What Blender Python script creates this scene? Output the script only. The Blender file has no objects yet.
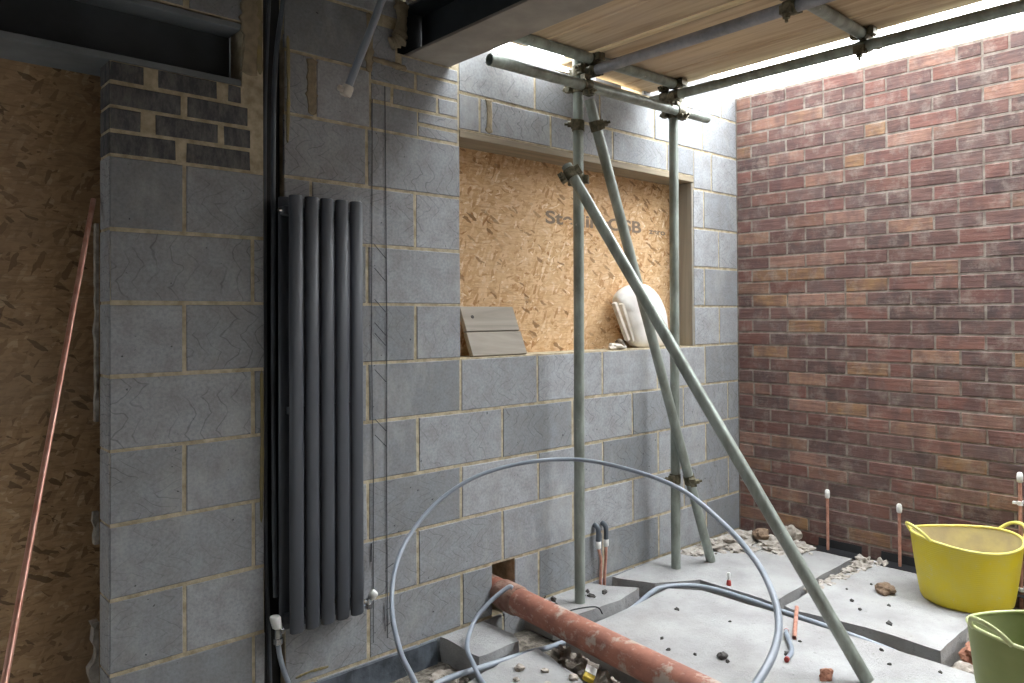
import bpy, bmesh, math, random
from mathutils import Vector, Matrix, noise
R = random.Random(11)
S = bpy.context.scene
COL = S.collection
PI = math.pi

# ------------------------------------------------------------------ materials
def lin(h):
    h = h.lstrip('#'); o = []
    for i in (0, 2, 4):
        c = int(h[i:i+2], 16) / 255
        o.append(c/12.92 if c <= .04045 else ((c+.055)/1.055)**2.4)
    return tuple(o) + (1,)

class G:
    """small node-tree writer"""
    def __init__(s, name):
        s.m = bpy.data.materials.new(name); s.m.use_nodes = True
        s.t = s.m.node_tree; s.t.nodes.clear()
        s.out = s.n('ShaderNodeOutputMaterial'); s.b = s.n('ShaderNodeBsdfPrincipled')
        s.t.links.new(s.b.outputs[0], s.out.inputs[0])
        s.co = s.n('ShaderNodeTexCoord').outputs['Object']
    def n(s, kind, **kw):
        nd = s.t.nodes.new(kind)
        for k, v in kw.items(): setattr(nd, k, v)
        return nd
    def L(s, a, b): s.t.links.new(a, b)
    def put(s, sock, v):
        if hasattr(v, 'is_linked'): s.L(v, sock)
        elif v is not None: sock.default_value = lin(v) if isinstance(v, str) else v
    def noise(s, scale, detail=3, rough=.55, co=None, dist=0):
        n = s.n('ShaderNodeTexNoise'); n.inputs['Scale'].default_value = scale
        n.inputs['Detail'].default_value = detail; n.inputs['Roughness'].default_value = rough
        n.inputs['Distortion'].default_value = dist
        s.L(co or s.co, n.inputs['Vector']); return n.outputs['Fac']
    def math(s, op, a, b=None, c=None, clamp=False):
        n = s.n('ShaderNodeMath', operation=op, use_clamp=clamp)
        for i, v in enumerate((a, b, c)):
            if v is not None: s.put(n.inputs[i], v)
        return n.outputs[0]
    def ramp(s, f, *stops):
        n = s.n('ShaderNodeValToRGB'); e = n.color_ramp.elements
        while len(e) < len(stops): e.new(.5)
        for i, (p, c) in enumerate(stops):
            e[i].position = p; e[i].color = c if isinstance(c, tuple) else ((c, c, c, 1) if not isinstance(c, str) else lin(c))
        s.L(f, n.inputs[0]); return n.outputs[0]
    def mix(s, f, a, b, mode='MIX'):
        n = s.n('ShaderNodeMix', data_type='RGBA', blend_type=mode)
        s.put(n.inputs[0], f); s.put(n.inputs[6], a); s.put(n.inputs[7], b); return n.outputs[2]
    def mapping(s, scale=(1, 1, 1), rot=(0, 0, 0), loc=(0, 0, 0), co=None):
        n = s.n('ShaderNodeMapping'); n.inputs['Scale'].default_value = scale
        n.inputs['Rotation'].default_value = rot; n.inputs['Location'].default_value = loc
        s.L(co or s.co, n.inputs['Vector']); return n.outputs[0]
    def bump(s, h, strength=.3, dist=.01):
        n = s.n('ShaderNodeBump'); n.inputs['Strength'].default_value = strength; n.inputs['Distance'].default_value = dist
        s.L(h, n.inputs['Height']); s.L(n.outputs[0], s.b.inputs['Normal'])
    def set(s, col=None, rough=.8, metal=0, spec=None):
        if col is not None: s.put(s.b.inputs['Base Color'], lin(col) if isinstance(col, str) else col)
        s.put(s.b.inputs['Roughness'], rough); s.put(s.b.inputs['Metallic'], metal)
        if spec is not None: s.b.inputs['Specular IOR Level'].default_value = spec
        return s.m

def simple(name, col, col2=None, rough=.6, metal=0, scale=20, bump=.1, lo=.35, hi=.65, spec=None):
    g = G(name)
    c2 = lin(col2) if col2 else tuple(x*.75 for x in lin(col)[:3]) + (1,)
    f = g.noise(scale, 4)
    c = g.mix(g.ramp(f, (lo, 0.), (hi, 1.)), c2, lin(col))
    if bump: g.bump(g.noise(scale*4, 3), bump, .004)
    return g.set(c, rough, metal, spec)

M = {}
def make_materials():
    # --- concrete blocks: tone and offset per block from the attribute 'rnd'
    g = G('concrete_block')
    at = g.n('ShaderNodeAttribute', attribute_name='rnd')
    sp = g.n('ShaderNodeSeparateColor'); g.L(at.outputs['Color'], sp.inputs[0])
    tone, r1, r2 = sp.outputs
    xyz = g.n('ShaderNodeSeparateXYZ'); g.L(g.co, xyz.inputs[0])
    X, Z = xyz.outputs[0], xyz.outputs[2]
    fine = g.noise(90, 4, .65); mid = g.noise(14, 4, .6); big = g.noise(3.5, 3)
    base = g.mix(g.ramp(tone, (0., 0.), (1., 1.)), lin('#8b8f94'), lin('#b2b5b9'))
    base = g.mix(g.ramp(mid, (.35, 0.), (.7, .5)), base, lin('#85807a'))
    base = g.mix(g.ramp(fine, (.3, .35), (.6, 0.)), base, lin('#5c5f63'))
    # saw-mark zig-zags, different in every block
    wob = g.noise(6, 2)
    v = g.math('ADD', g.math('MULTIPLY', Z, 1.0), g.math('MULTIPLY', r2, 3.1))
    v = g.math('ADD', v, g.math('MULTIPLY', wob, .08))
    pp = g.math('PINGPONG', v, .055)
    sg = g.math('SUBTRACT', g.math('MULTIPLY', g.math('GREATER_THAN', r1, .5), 2.), 1.)
    amp = g.math('MULTIPLY', sg, g.math('MULTIPLY_ADD', r1, 1.5, .6))
    u = g.math('ADD', X, g.math('MULTIPLY', pp, amp))
    u = g.math('ADD', u, g.math('ADD', r2, g.math('MULTIPLY', g.noise(9, 2), .10)))
    fr = g.math('FRACT', g.math('DIVIDE', u, .052))
    d = g.math('ABSOLUTE', g.math('SUBTRACT', fr, .5))
    line = g.ramp(d, (0., 1.), (.03, .8), (.06, 0.))
    vis = g.math('MULTIPLY', g.ramp(g.noise(7, 2), (.38, 0.), (.55, 1.)), g.ramp(r2, (.2, .12), (.55, .75)))
    line = g.math('MULTIPLY', line, vis)
    base = g.mix(g.math('MULTIPLY', line, .55), base, lin('#3c3f43'))
    # pale scuffs
    sc = g.ramp(g.noise(4, 6, .72, g.mapping((1, 1, .45), (0, .7, 0))), (.52, 0.), (.78, .5))
    base = g.mix(sc, base, lin('#c4c4c0'))
    pits = g.ramp(g.noise(55, 1), (.74, 0.), (.78, .8))
    base = g.mix(pits, base, lin('#34363a'))
    g.bump(g.math('ADD', g.math('MULTIPLY', fine, .5), g.math('MULTIPLY', line, -.4)), .35, .003)
    M['block'] = g.set(base, .92, 0, .2)
    # --- mortar
    g = G('mortar'); f = g.noise(26, 4)
    c = g.mix(g.ramp(f, (.35, 0.), (.65, 1.)), lin('#a2957c'), lin('#c9bda3'))
    g.bump(g.noise(120, 3), .5, .004); M['mortar'] = g.set(c, .95, 0, .15)
    g = G('brick_mortar'); f = g.noise(20, 4)
    c = g.mix(g.ramp(f, (.35, 0.), (.65, 1.)), lin('#7a7067'), lin('#9d938a'))
    g.bump(g.noise(120, 3), .5, .004); M['brick_mortar'] = g.set(c, .95, 0, .15)
    # --- facing bricks
    g = G('red_brick')
    at = g.n('ShaderNodeAttribute', attribute_name='rnd')
    drag = g.noise(30, 3, .6, g.mapping((1, .22, 2.2)))
    c = g.mix(g.ramp(g.noise(13, 4, .65), (.42, 0.), (.6, .6)), at.outputs['Color'], lin('#7d5f58'))
    c = g.mix(g.ramp(g.noise(8, 3, .6, g.mapping((1, 1, .5), (0, 0, 0), (3, 1, 2))), (.5, 0.), (.66, .5)), c, lin('#54484a'))
    c = g.mix(g.ramp(drag, (.35, .35), (.55, 0.)), c, lin('#4a3c3b'))
    c = g.mix(g.ramp(g.noise(10, 6, .75), (.5, 0.), (.7, .6)), c, lin('#a09389'))
    g.bump(g.math('ADD', drag, g.math('MULTIPLY', g.noise(120, 2), .3)), .6, .005)
    M['brick'] = g.set(c, .9, 0, .25)
    # --- dark concrete bricks
    g = G('dark_concrete_brick')
    c = g.mix(g.ramp(g.noise(30, 5, .7, g.mapping((1, 1, .4))), (.42, 0.), (.62, 1.)), lin('#505154'), lin('#737270'))
    c = g.mix(g.ramp(g.noise(9, 4), (.6, 0.), (.75, .5)), c, lin('#94897a'))
    g.bump(g.noise(80, 3), .5, .004); M['cbrick'] = g.set(c, .95, 0, .2)
    # --- strand board
    def osb(name, dark, mid_, light, dirt, hi):
        g = G(name)
        w = g.noise(7, 3); cols = []
        tot = None
        for k, (ang, sx, sz) in enumerate(((.35, 22, 84), (-.5, 24, 80), (1.15, 25, 78))):
            vo = g.n('ShaderNodeTexVoronoi'); vo.inputs['Scale'].default_value = 1
            vo.inputs['Randomness'].default_value = 1
            mp = g.mapping((sx, 1, sz), (0, 0, 0), (k*3.3, 0, k*1.7), g.mapping((1, 1, 1), (0, ang, 0)))
            ad = g.n('ShaderNodeVectorMath', operation='ADD'); g.L(mp, ad.inputs[0])
            nz = g.n('ShaderNodeTexNoise'); nz.inputs['Scale'].default_value = 30; g.L(g.co, nz.inputs['Vector'])
            sm = g.n('ShaderNodeVectorMath', operation='SCALE'); sm.inputs['Scale'].default_value = 1.1
            g.L(nz.outputs['Color'], sm.inputs[0]); g.L(sm.outputs[0], ad.inputs[1])
            g.L(ad.outputs[0], vo.inputs['Vector'])
            s1 = g.n('ShaderNodeSeparateColor'); g.L(vo.outputs['Color'], s1.inputs[0])
            cols.append(s1)
        a = g.mix(g.ramp(cols[0].outputs[1], (.48, 0.), (.52, 1.)), cols[0].outputs[0], cols[1].outputs[0])
        a = g.mix(g.ramp(cols[2].outputs[1], (.62, 0.), (.66, 1.)), a, cols[2].outputs[0])
        c = g.ramp(a, (0., dark), (.14, mid_), (.5, light), (.8, mid_), (1., hi))
        c = g.mix(g.ramp(cols[1].outputs[2], (.955, 0.), (.97, .8)), c, tuple(x*.5 for x in lin(dark)[:3])+(1,))
        grain = g.noise(55, 4, .7, g.mapping((.3, 1, 2.2)))
        c = g.mix(g.ramp(grain, (.33, .6), (.52, 0.)), c, dark)
        c = g.mix(g.ramp(g.noise(2.2, 4), (.45, 0.), (.7, .5)), c, dirt)
        g.bump(a, .25, .003)
        return g.set(c, .8, 0, .25)
    M['osb'] = osb('strand_board', '#a57a50', '#c9a276', '#dfbf97', '#d2b08a', '#efd9b8')
    M['osb_brown'] = osb('weathered_strand_board', '#846a50', '#aa8b68', '#bd9e79', '#9d8a76', '#cbb08e')
    # --- slab concrete
    g = G('dusty_concrete')
    c = g.mix(g.ramp(g.noise(4, 5, .6), (.35, 0.), (.65, 1.)), lin('#949392'), lin('#a9a9a8'))
    c = g.mix(g.ramp(g.noise(38, 5, .7), (.60, 0.), (.72, .55)), c, lin('#716f6b'))
    c = g.mix(g.ramp(g.noise(1.3, 3), (.5, 0.), (.72, .5)), c, lin('#9d968d'))
    g.bump(g.noise(50, 6, .75), .7, .008); M['slab'] = g.set(c, .95, 0, .15)
    g = G('rubble_ground')
    c = g.mix(g.ramp(g.noise(30, 6, .7), (.35, 0.), (.62, 1.)), lin('#5a544c'), lin('#a79f93'))
    c = g.mix(g.ramp(g.noise(6, 4), (.5, 0.), (.7, .6)), c, lin('#b3aca2'))
    g.bump(g.noise(45, 6, .75), .9, .02); M['ground'] = g.set(c, .97, 0, .1)
    # --- metals
    g = G('galvanised_tube')
    c = g.mix(g.ramp(g.noise(18, 4, .6, g.mapping((1, 1, .35))), (.35, 0.), (.65, 1.)), lin('#777c74'), lin('#9ba39b'))
    c = g.mix(g.ramp(g.noise(40, 4, .7), (.66, 0.), (.74, .8)), c, lin('#c3c2b8'))
    g.bump(g.noise(90, 2), .08, .002); M['tube'] = g.set(c, .46, .25)
    g = G('dull_tube')
    c = g.mix(g.ramp(g.noise(14, 4, .6), (.35, 0.), (.65, 1.)), lin('#76767a'), lin('#98989c'))
    M['tube_dark'] = g.set(c, .5, .2)
    M['coupler'] = simple('weathered_coupler', '#77705c', '#43402f', .55, .5, 40, .3)
    M['steel_dark'] = simple('primed_steel', '#454c52', '#363c41', .55, .1, 5, .05)
    M['steel_dusty'] = simple('dusty_steel', '#a39c93', '#8d877f', .75, 0, 6, .1)
    M['steel_edge'] = simple('grey_primed_steel', '#80868a', '#6c7276', .6, .1, 6, .05)
    M['chrome'] = simple('chrome', '#dfe2e4', '#c8ccd0', .12, 1, 30, 0)
    M['copper'] = simple('copper', '#e6b5a1', '#d19680', .35, .5, 25, .05)
    M['copper_dull'] = simple('dull_copper', '#d3a08d', '#b07a67', .45, .25, 35, .1)
    # --- plastics
    M['rad'] = simple('anthracite_enamel', '#50545b', '#4a4e55', .42, 0, 3, .02)
    M['pipe_grey'] = simple('grey_plastic_pipe', '#9aa2ac', '#868f9a', .38, 0, 8, .03)
    M['pipe_dark'] = simple('dark_grey_plastic_pipe', '#596068', '#4a5057', .4, 0, 8, .03)
    M['white'] = simple('white_plastic', '#f1f1ee', '#e0e0dc', .4, 0, 8, .03)
    M['black'] = simple('black_membrane_and_shade', '#1c1d20', '#101114', .5, 0, 18, .2)  # also paints the shade in the beam pocket
    M['dpc'] = simple('dusty_blue_black_membrane', '#5c646d', '#33383e', .6, 0, 14, .4)
    M['red'] = simple('red_plastic', '#b5433b', '#963028', .5, 0, 8, 0)
    g = G('yellow_rubber'); xyz = g.n('ShaderNodeSeparateXYZ'); g.L(g.co, xyz.inputs[0])
    c = g.mix(g.ramp(g.noise(9, 5, .65), (.4, 0.), (.7, .7)), lin('#dcc81f'), lin('#d3c55a'))
    c = g.mix(g.ramp(g.noise(30, 5, .75), (.6, 0.), (.75, .5)), c, lin('#c9c3a0'))
    wv = g.math('SINE', g.math('MULTIPLY', xyz.outputs[2], 700.)); g.bump(wv, .18, .002); M['yellow'] = g.set(c, .5)
    M['yellow_in'] = simple('mortar_stained_yellow_rubber', '#cfc28c', '#b7a988', .75, 0, 9, .2)
    M['yellow_rim'] = simple('pale_yellow_rubber', '#e9df7e', '#ddd06a', .5, 0, 20, 0)
    M['green'] = simple('olive_green_rubber', '#879152', '#7c8748', .5, 0, 7, .05)
    M['green_in'] = simple('dusty_green_rubber', '#8f9669', '#7d8459', .7, 0, 7, .1)
    M['green_rim'] = simple('pale_green_rubber', '#b9c08c', '#a6ae76', .5, 0, 20, 0)
    # --- timber
    def wood(name, a, b, c_, ax=1, s=1):
        g = G(name)
        sc = [18*s]*3; sc[ax] = 1.1*s
        f = g.noise(1, 5, .6, g.mapping(tuple(sc)), 1.2)
        k = g.mix(g.ramp(f, (.32, 0.), (.66, 1.)), lin(a), lin(b))
        k = g.mix(g.ramp(g.noise(2.5, 4), (.5, 0.), (.75, .6)), k, lin(c_))
        g.bump(f, .2, .004); return g.set(k, .85, 0, .2)
    M['board'] = wood('weathered_scaffold_board', '#a58d72', '#cdb798', '#b8a999')
    M['lit_edge'] = wood('lit_board_edge', '#ecd2a2', '#f7e6c2', '#efd8ae')  # light on a board side, put in as paler timber
    M['plank'] = wood('grey_weathered_plank', '#8d867d', '#aba398', '#a79c8e', 0)
    M['reveal'] = wood('grey_brown_reveal_board', '#7d786e', '#989287', '#8a857b', 2)
    M['soffit'] = wood('lintel_board', '#857a6b', '#a0947f', '#8f877c', 0)
    M['roof'] = wood('dark_roof_board', '#4b443b', '#62594d', '#554d44')
    # --- odds
    g = G('clay_pipe')
    c = g.mix(g.ramp(g.noise(12, 4), (.35, 0.), (.65, 1.)), lin('#8a5a4b'), lin('#a96f5b'))
    c = g.mix(g.ramp(g.noise(9, 5, .6), (.55, 0.), (.6, .85)), c, lin('#b3a597'))
    c = g.mix(g.ramp(g.noise(50, 4, .7, g.mapping((1, .5, 1))), (.55, 0.), (.7, .6)), c, lin('#c9a898'))
    g.bump(g.noise(60, 4), .3, .004); M['clay'] = g.set(c, .65)
    M['clay_dull'] = simple('mortar_caked_clay', '#94796b', '#7a5548', .9, 0, 25, .5)
    M['clay_chip'] = simple('broken_brick', '#b5836c', '#8e5e4c', .95, 0, 30, .5)
    M['foam'] = simple('yellow_foam', '#988a5c', '#857d66', .9, 0, 22, .6)
    M['smear'] = simple('smeared_mortar', '#a1937a', '#857a66', .95, 0, 25, .7)
    M['debris'] = simple('mortar_debris', '#b8b1a8', '#8b847b', .97, 0, 30, .9)
    M['stone'] = simple('rubble_lump', '#b1a89d', '#877e74', .97, 0, 30, .7)
    M['dark_crumb'] = simple('dark_crumb', '#5b5855', '#3c3a39', .95, 0, 40, .5)
    M['brown_stone'] = simple('brown_rubble', '#8d7763', '#6f5c4c', .97, 0, 30, .7)
    M['sack'] = simple('white_sack', '#e9e6e1', '#d8d4ce', .7, 0, 9, .35)
    M['cream'] = simple('cream_board', '#d9d2c6', '#bdb4a6', .8, 0, 20, .1)
    M['ink'] = simple('grey_ink', '#78695a', '#8a7866', .9, 0, 60, 0)
    M['marker'] = simple('black_marker', '#3b3c40', '#505257', .9, 0, 60, 0)
    M['tape'] = simple('yellow_tape', '#e0c34a', '#cfae36', .6, 0, 20, .1)
make_materials()

# ------------------------------------------------------------------ mesh helpers
def obj(name, bm, mats, parent=None, smooth=False, recalc=True):
    if recalc: bmesh.ops.recalc_face_normals(bm, faces=bm.faces)
    me = bpy.data.meshes.new(name); bm.to_mesh(me); bm.free()
    for m in (mats if isinstance(mats, (list, tuple)) else [mats]): me.materials.append(m)
    if smooth:
        for p in me.polygons: p.use_smooth = True
    o = bpy.data.objects.new(name, me); COL.objects.link(o)
    if parent: o.parent = parent
    return o
def autosmooth(o, ang=40):
    me = o.data
    for p in me.polygons: p.use_smooth = True
    me.set_sharp_from_angle(angle=math.radians(ang)); return o
def tag(o, label=None, cat=None, group=None, kind=None):
    if label: o['label'] = label
    if cat: o['category'] = cat
    if group: o['group'] = group
    if kind: o['kind'] = kind
    return o
def thing(name, label, cat, loc=(0, 0, 0), group=None):
    o = bpy.data.objects.new(name, None); COL.objects.link(o); o.location = loc
    o.empty_display_size = .05
    return tag(o, label, cat, group)
def B(): return bmesh.new()
def box(bm, x0, x1, y0, y1, z0, z1, mi=0, mat=None):
    vs = [bm.verts.new(Vector(p) if mat is None else mat @ Vector(p)) for p in
          ((x0, y0, z0), (x1, y0, z0), (x1, y1, z0), (x0, y1, z0), (x0, y0, z1), (x1, y0, z1), (x1, y1, z1), (x0, y1, z1))]
    fs = []
    for q in ((0, 3, 2, 1), (4, 5, 6, 7), (0, 1, 5, 4), (1, 2, 6, 5), (2, 3, 7, 6), (3, 0, 4, 7)):
        f = bm.faces.new([vs[i] for i in q]); f.material_index = mi; fs.append(f)
    return vs
def bevel(bm, w, seg=2):
    bmesh.ops.bevel(bm, geom=list(bm.edges), offset=w, segments=seg, affect='EDGES', profile=.5)
def prism(bm, poly, z0, z1, jit=0, mi=0):
    a = [bm.verts.new((x, y, z0)) for x, y in poly]; b = [bm.verts.new((x, y, z1)) for x, y in poly]
    n = len(poly); bm.faces.new(list(reversed(a))); bm.faces.new(b)
    for i in range(n): bm.faces.new((a[i], a[(i+1) % n], b[(i+1) % n], b[i]))
def frames(pts):
    T = []
    for i in range(len(pts)):
        a = pts[max(0, i-1)]; b = pts[min(len(pts)-1, i+1)]; T.append((b-a).normalized())
    u = T[0].orthogonal().normalized(); U = [u]
    for i in range(1, len(pts)):
        u = U[-1] - T[i]*U[-1].dot(T[i]); U.append(u.normalized())
    return T, U
def tube(bm, pts, r, seg=14, hollow=False, radii=None, sq=1.0):
    pts = [Vector(p) for p in pts]; T, U = frames(pts); rings = []
    for i, p in enumerate(pts):
        v = T[i].cross(U[i]); rr = radii[i] if radii else r
        rings.append([bm.verts.new(p + (U[i]*math.cos(a)*rr + v*math.sin(a)*rr*sq)) for a in [2*PI*k/seg for k in range(seg)]])
    def skin(A, Bq):
        for k in range(seg): bm.faces.new((A[k], A[(k+1) % seg], Bq[(k+1) % seg], Bq[k]))
    for i in range(len(rings)-1): skin(rings[i], rings[i+1])
    for e, sgn in ((0, 1), (-1, -1)):
        ring = rings[e]
        if hollow:
            c = pts[e]; inn = [bm.verts.new(c + (v.co-c)*.86) for v in ring]
            deep = [bm.verts.new(c + (v.co-c)*.86 + T[e]*sgn*.05) for v in ring]
            skin(ring, inn); skin(inn, deep); bm.faces.new(deep)
        else: bm.faces.new(ring)
def smoothpath(P, n=8):
    P = [Vector(p) for p in P]; out = []
    for i in range(len(P)-1):
        p0 = P[max(0, i-1)]; p1 = P[i]; p2 = P[i+1]; p3 = P[min(len(P)-1, i+2)]
        for k in range(n):
            t = k/n
            out.append(.5*((2*p1)+(p2-p0)*t+(2*p0-5*p1+4*p2-p3)*t*t+(3*p1-p0-3*p2+p3)*t**3))
    out.append(P[-1]); return out
def lathe(bm, prof, seg=32, axis=None, c=(0, 0, 0)):
    c = Vector(c); rings = []
    for r, z in prof: rings.append([bm.verts.new(c + Vector((r*math.cos(2*PI*k/seg), r*math.sin(2*PI*k/seg), z))) for k in range(seg)])
    for a, b in zip(rings, rings[1:]):
        for k in range(seg): bm.faces.new((a[k], a[(k+1) % seg], b[(k+1) % seg], b[k]))
    bm.faces.new(list(reversed(rings[0]))); bm.faces.new(rings[-1])
    return rings
def basis(origin, zaxis, xhint=(1, 0, .01)):
    z = Vector(zaxis).normalized(); x = Vector(xhint); x = (x - z*x.dot(z)).normalized(); y = z.cross(x)
    m = Matrix((x, y, z)).transposed().to_4x4(); m.translation = Vector(origin); return m
def lump(bm, c, s, seed, sub=3, amp=.35, flat=.6, freq=1.4):
    g = bmesh.ops.create_icosphere(bm, subdivisions=sub, radius=1)
    c = Vector(c); s = Vector(s) if not isinstance(s, (int, float)) else Vector((s, s, s*flat))
    for v in g['verts']:
        n = noise.noise(v.co*freq + Vector((seed*3.7, seed*1.3, 0))); n2 = noise.noise(v.co*3.3 + Vector((seed, 9, seed)))
        k = 1 + amp*n + amp*.35*n2
        p = v.co*k
        v.co = c + Vector((p.x*s.x, p.y*s.y, max(p.z, -.72)*s.z))
def rndlayer(bm): return bm.loops.layers.float_color.new('rnd')

# ------------------------------------------------------------------ masonry
def masonry(name, xs, zs, holes, blocks, th, mats, plane='y', kind=True, front=.0028):
    """backing of mortar with true openings, and every block or brick raised from it"""
    bm = B(); lay = rndlayer(bm)
    P = (lambda a, d, z: (a, d, z)) if plane == 'y' else (lambda a, d, z: (d, a, z))
    X = sorted(set(xs + [h[i] for h in holes for i in (0, 1)])); Z = sorted(set(zs + [h[i] for h in holes for i in (2, 3)]))
    X = [x for x in X if xs[0] <= x <= xs[-1]]; Z = [z for z in Z if zs[0] <= z <= zs[-1]]
    def solid(i, j):
        if not (0 <= i < len(X)-1 and 0 <= j < len(Z)-1): return False
        cx = (X[i]+X[i+1])/2; cz = (Z[j]+Z[j+1])/2
        return not any(h[0] < cx < h[1] and h[2] < cz < h[3] for h in holes)
    def quad(*p): bm.faces.new([bm.verts.new(P(*q)) for q in p]).material_index = 0
    for i in range(len(X)-1):
        for j in range(len(Z)-1):
            if not solid(i, j): continue
            a, b, c, d = X[i], X[i+1], Z[j], Z[j+1]; f, k = front, th
            quad((a, f, c), (b, f, c), (b, f, d), (a, f, d)); quad((a, k, c), (a, k, d), (b, k, d), (b, k, c))
            if not solid(i-1, j): quad((a, f, c), (a, f, d), (a, k, d), (a, k, c))
            if not solid(i+1, j): quad((b, f, c), (b, k, c), (b, k, d), (b, f, d))
            if not solid(i, j-1): quad((a, f, c), (a, k, c), (b, k, c), (b, f, c))
            if not solid(i, j+1): quad((a, f, d), (b, f, d), (b, k, d), (a, k, d))
    bmesh.ops.remove_doubles(bm, verts=bm.verts, dist=1e-5)
    for (a, b, c, d, mi, col) in blocks:
        j = lambda s=.0016: R.uniform(-s, s)
        dy = R.uniform(-.0012, .0012); e = .0025
        A = [(a+j(), c+j()), (b+j(), c+j()), (b+j(), d+j()), (a+j(), d+j())]
        Fv = [bm.verts.new(P(x + (e if i in (0, 3) else -e), dy, z + (e if i < 2 else -e))) for i, (x, z) in enumerate(A)]
        Mv = [bm.verts.new(P(x, dy+.0025, z)) for x, z in A]; Bv = [bm.verts.new(P(x, .012, z)) for x, z in A]
        fs = [bm.faces.new(Fv)]
        for i in range(4):
            n = (i+1) % 4
            fs.append(bm.faces.new((Fv[i], Mv[i], Mv[n], Fv[n]))); fs.append(bm.faces.new((Mv[i], Bv[i], Bv[n], Mv[n])))
        for f in fs:
            f.material_index = mi
            for lp in f.loops: lp[lay] = col
    bmesh.ops.recalc_face_normals(bm, faces=bm.faces)
    return bm
def rc(): return (R.random(), R.random(), R.random(), 1)
def row(out, z0, z1, x0, x1, joints, mi=1, g=.0062):
    js = [x0-g] + sorted(j for j in joints if x0+.02 < j < x1-.02) + [x1+g]
    for a, b in zip(js, js[1:]): out.append((a+g, b-g, z0+g, z1-g, mi, rc()))

EV = [-2.601 + .45*i for i in range(-2, 6)]; OD = [-2.371 + .451*i for i in range(-2, 6)]
bl = []
for k in range(5):                                       # under the sill, up to z = 1.125
    z = .225*k; jo = EV if k % 2 == 0 else OD
    if k == 0:
        row(bl, z, z+.225, -2.935, -1.985, jo); row(bl, z, z+.225, -1.85, 0, jo)
    else: row(bl, z, z+.225, -2.935, 0, jo)
row(bl, -.225, 0, -2.935, 0, OD)
for k in range(5, 9):                                    # beside the opening
    z = .225*k; jo = EV if k % 2 == 0 else OD
    row(bl, z, z+.225, -2.935, -2.152, EV if k % 2 == 0 else [-2.834, -2.38])
    row(bl, z, z+.225, -.452, 0, [-.352] if k % 2 == 0 else [-.2])
# courses over the opening, right of the joint at -2.155
row(bl, 2.092, 2.25, -2.15, -.452, [-2.039, -1.605, -1.157, -.7]); row(bl, 2.025, 2.25, -.447, 0, [-.271])
row(bl, 2.25, 2.475, -2.15, 0, [-1.708, -1.255, -.815, -.361])
row(bl, 2.475, 2.70, -.9, 0, [-.612, -.162])
# left part under and beside the steel
row(bl, 2.025, 2.25, -2.935, -2.59, [-2.817])
row(bl, 2.25, 2.475, -2.935, -2.59, []); row(bl, 2.475, 2.7, -2.935, -2.45, [-2.74]); row(bl, 2.25, 2.44, -2.58, -2.47, [])
row(bl, 2.025, 2.135, -2.58, -2.366, []); row(bl, 2.025, 2.08, -2.362, -2.16, []); row(bl, 2.08, 2.135, -2.362, -2.16, [])
row(bl, 2.135, 2.21, -2.58, -2.16, [-2.486, -2.266]); row(bl, 2.21, 2.285, -2.58, -2.16, [-2.375])
row(bl, 2.283, 2.344, -2.44, -2.16, [])
bm = masonry('wall_back', [-2.935, 0.0], [-.3, 2.7],
             [(-2.152, -.452, 1.125, 2.092), (-1.985, -1.85, -.02, .222), (-2.19, -.9, 2.475, 2.71), (-2.46, -2.19, 2.345, 2.6)],
             bl, .157, None)
# builder's vertical marker lines and scribbles on the block face
def stroke(bm, pts, w=.003, y=-.0035, mi=3):
    for (x0, z0), (x1, z1) in zip(pts, pts[1:]):
        d = Vector((x1-x0, 0, z1-z0)); n = Vector((-d.z, 0, d.x)).normalized()*w/2
        f = bm.faces.new([bm.verts.new(Vector((x, y, z))+s*n) for x, z, s in ((x0, z0, 1), (x0, z0, -1), (x1, z1, -1), (x1, z1, 1))])
        f.material_index = mi
stroke(bm, [(-2.583, .06), (-2.580, .7), (-2.586, 1.2), (-2.579, 2.14)], .0038)
stroke(bm, [(-2.519, .06), (-2.521, .6), (-2.517, 1.3), (-2.522, 2.2)], .0046)
for z0 in (.80, .86, 1.05, 1.19, 1.23, 1.32, 1.44, 1.53): stroke(bm, [(-2.572, z0+.05), (-2.522, z0)], .0032)
stroke(bm, [(-2.592, .37), (-2.590, .44)], .006); stroke(bm, [(-2.535, .2), (-2.53, .09)], .0035)
for z0 in (.11, .17, .33): stroke(bm, [(-2.525, z0), (-2.49, z0+.012)], .003)
wb = obj('wall_back', bm, [M['mortar'], M['block'], M['cbrick'], M['marker']], recalc=False); tag(wb, kind='structure')

# block pier on the left of the chase
bl = []
for k in range(8):
    z = .225*k; row(bl, z, z+.225, -3.495, -3.012, [-3.05] if k % 2 == 0 else [-3.277])
row(bl, -.225, 0, -3.495, -3.012, [-3.277])
for k, js in enumerate(([-3.30, -3.258], [-3.385, -3.158], [-3.28], [-3.38, -3.155])):
    x0 = -3.495; z = 1.8+.0745*k
    pts = {0: [(-3.495, -3.305), (-3.27, -3.06)], 1: [(-3.495, -3.409), (-3.366, -3.168), (-3.149, -3.058)],
           2: [(-3.495, -3.288), (-3.268, -3.068)], 3: [(-3.495, -3.401), (-3.357, -3.173), (-3.134, -3.09)]}[k]
    for a, b in pts: bl.append((a, b, z+.006, min(z+.0685, 2.085), 2, rc()))
for a, b in ((-3.495, -3.28), (-3.26, -3.07)): bl.append((a, b, 2.31, 2.5, 1, rc()))
bm = masonry('wall_pier', [-3.495, -3.012], [-.3, 2.6], [(-3.496, -3.085, 2.0875, 2.305)], bl, .105, None)
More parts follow.
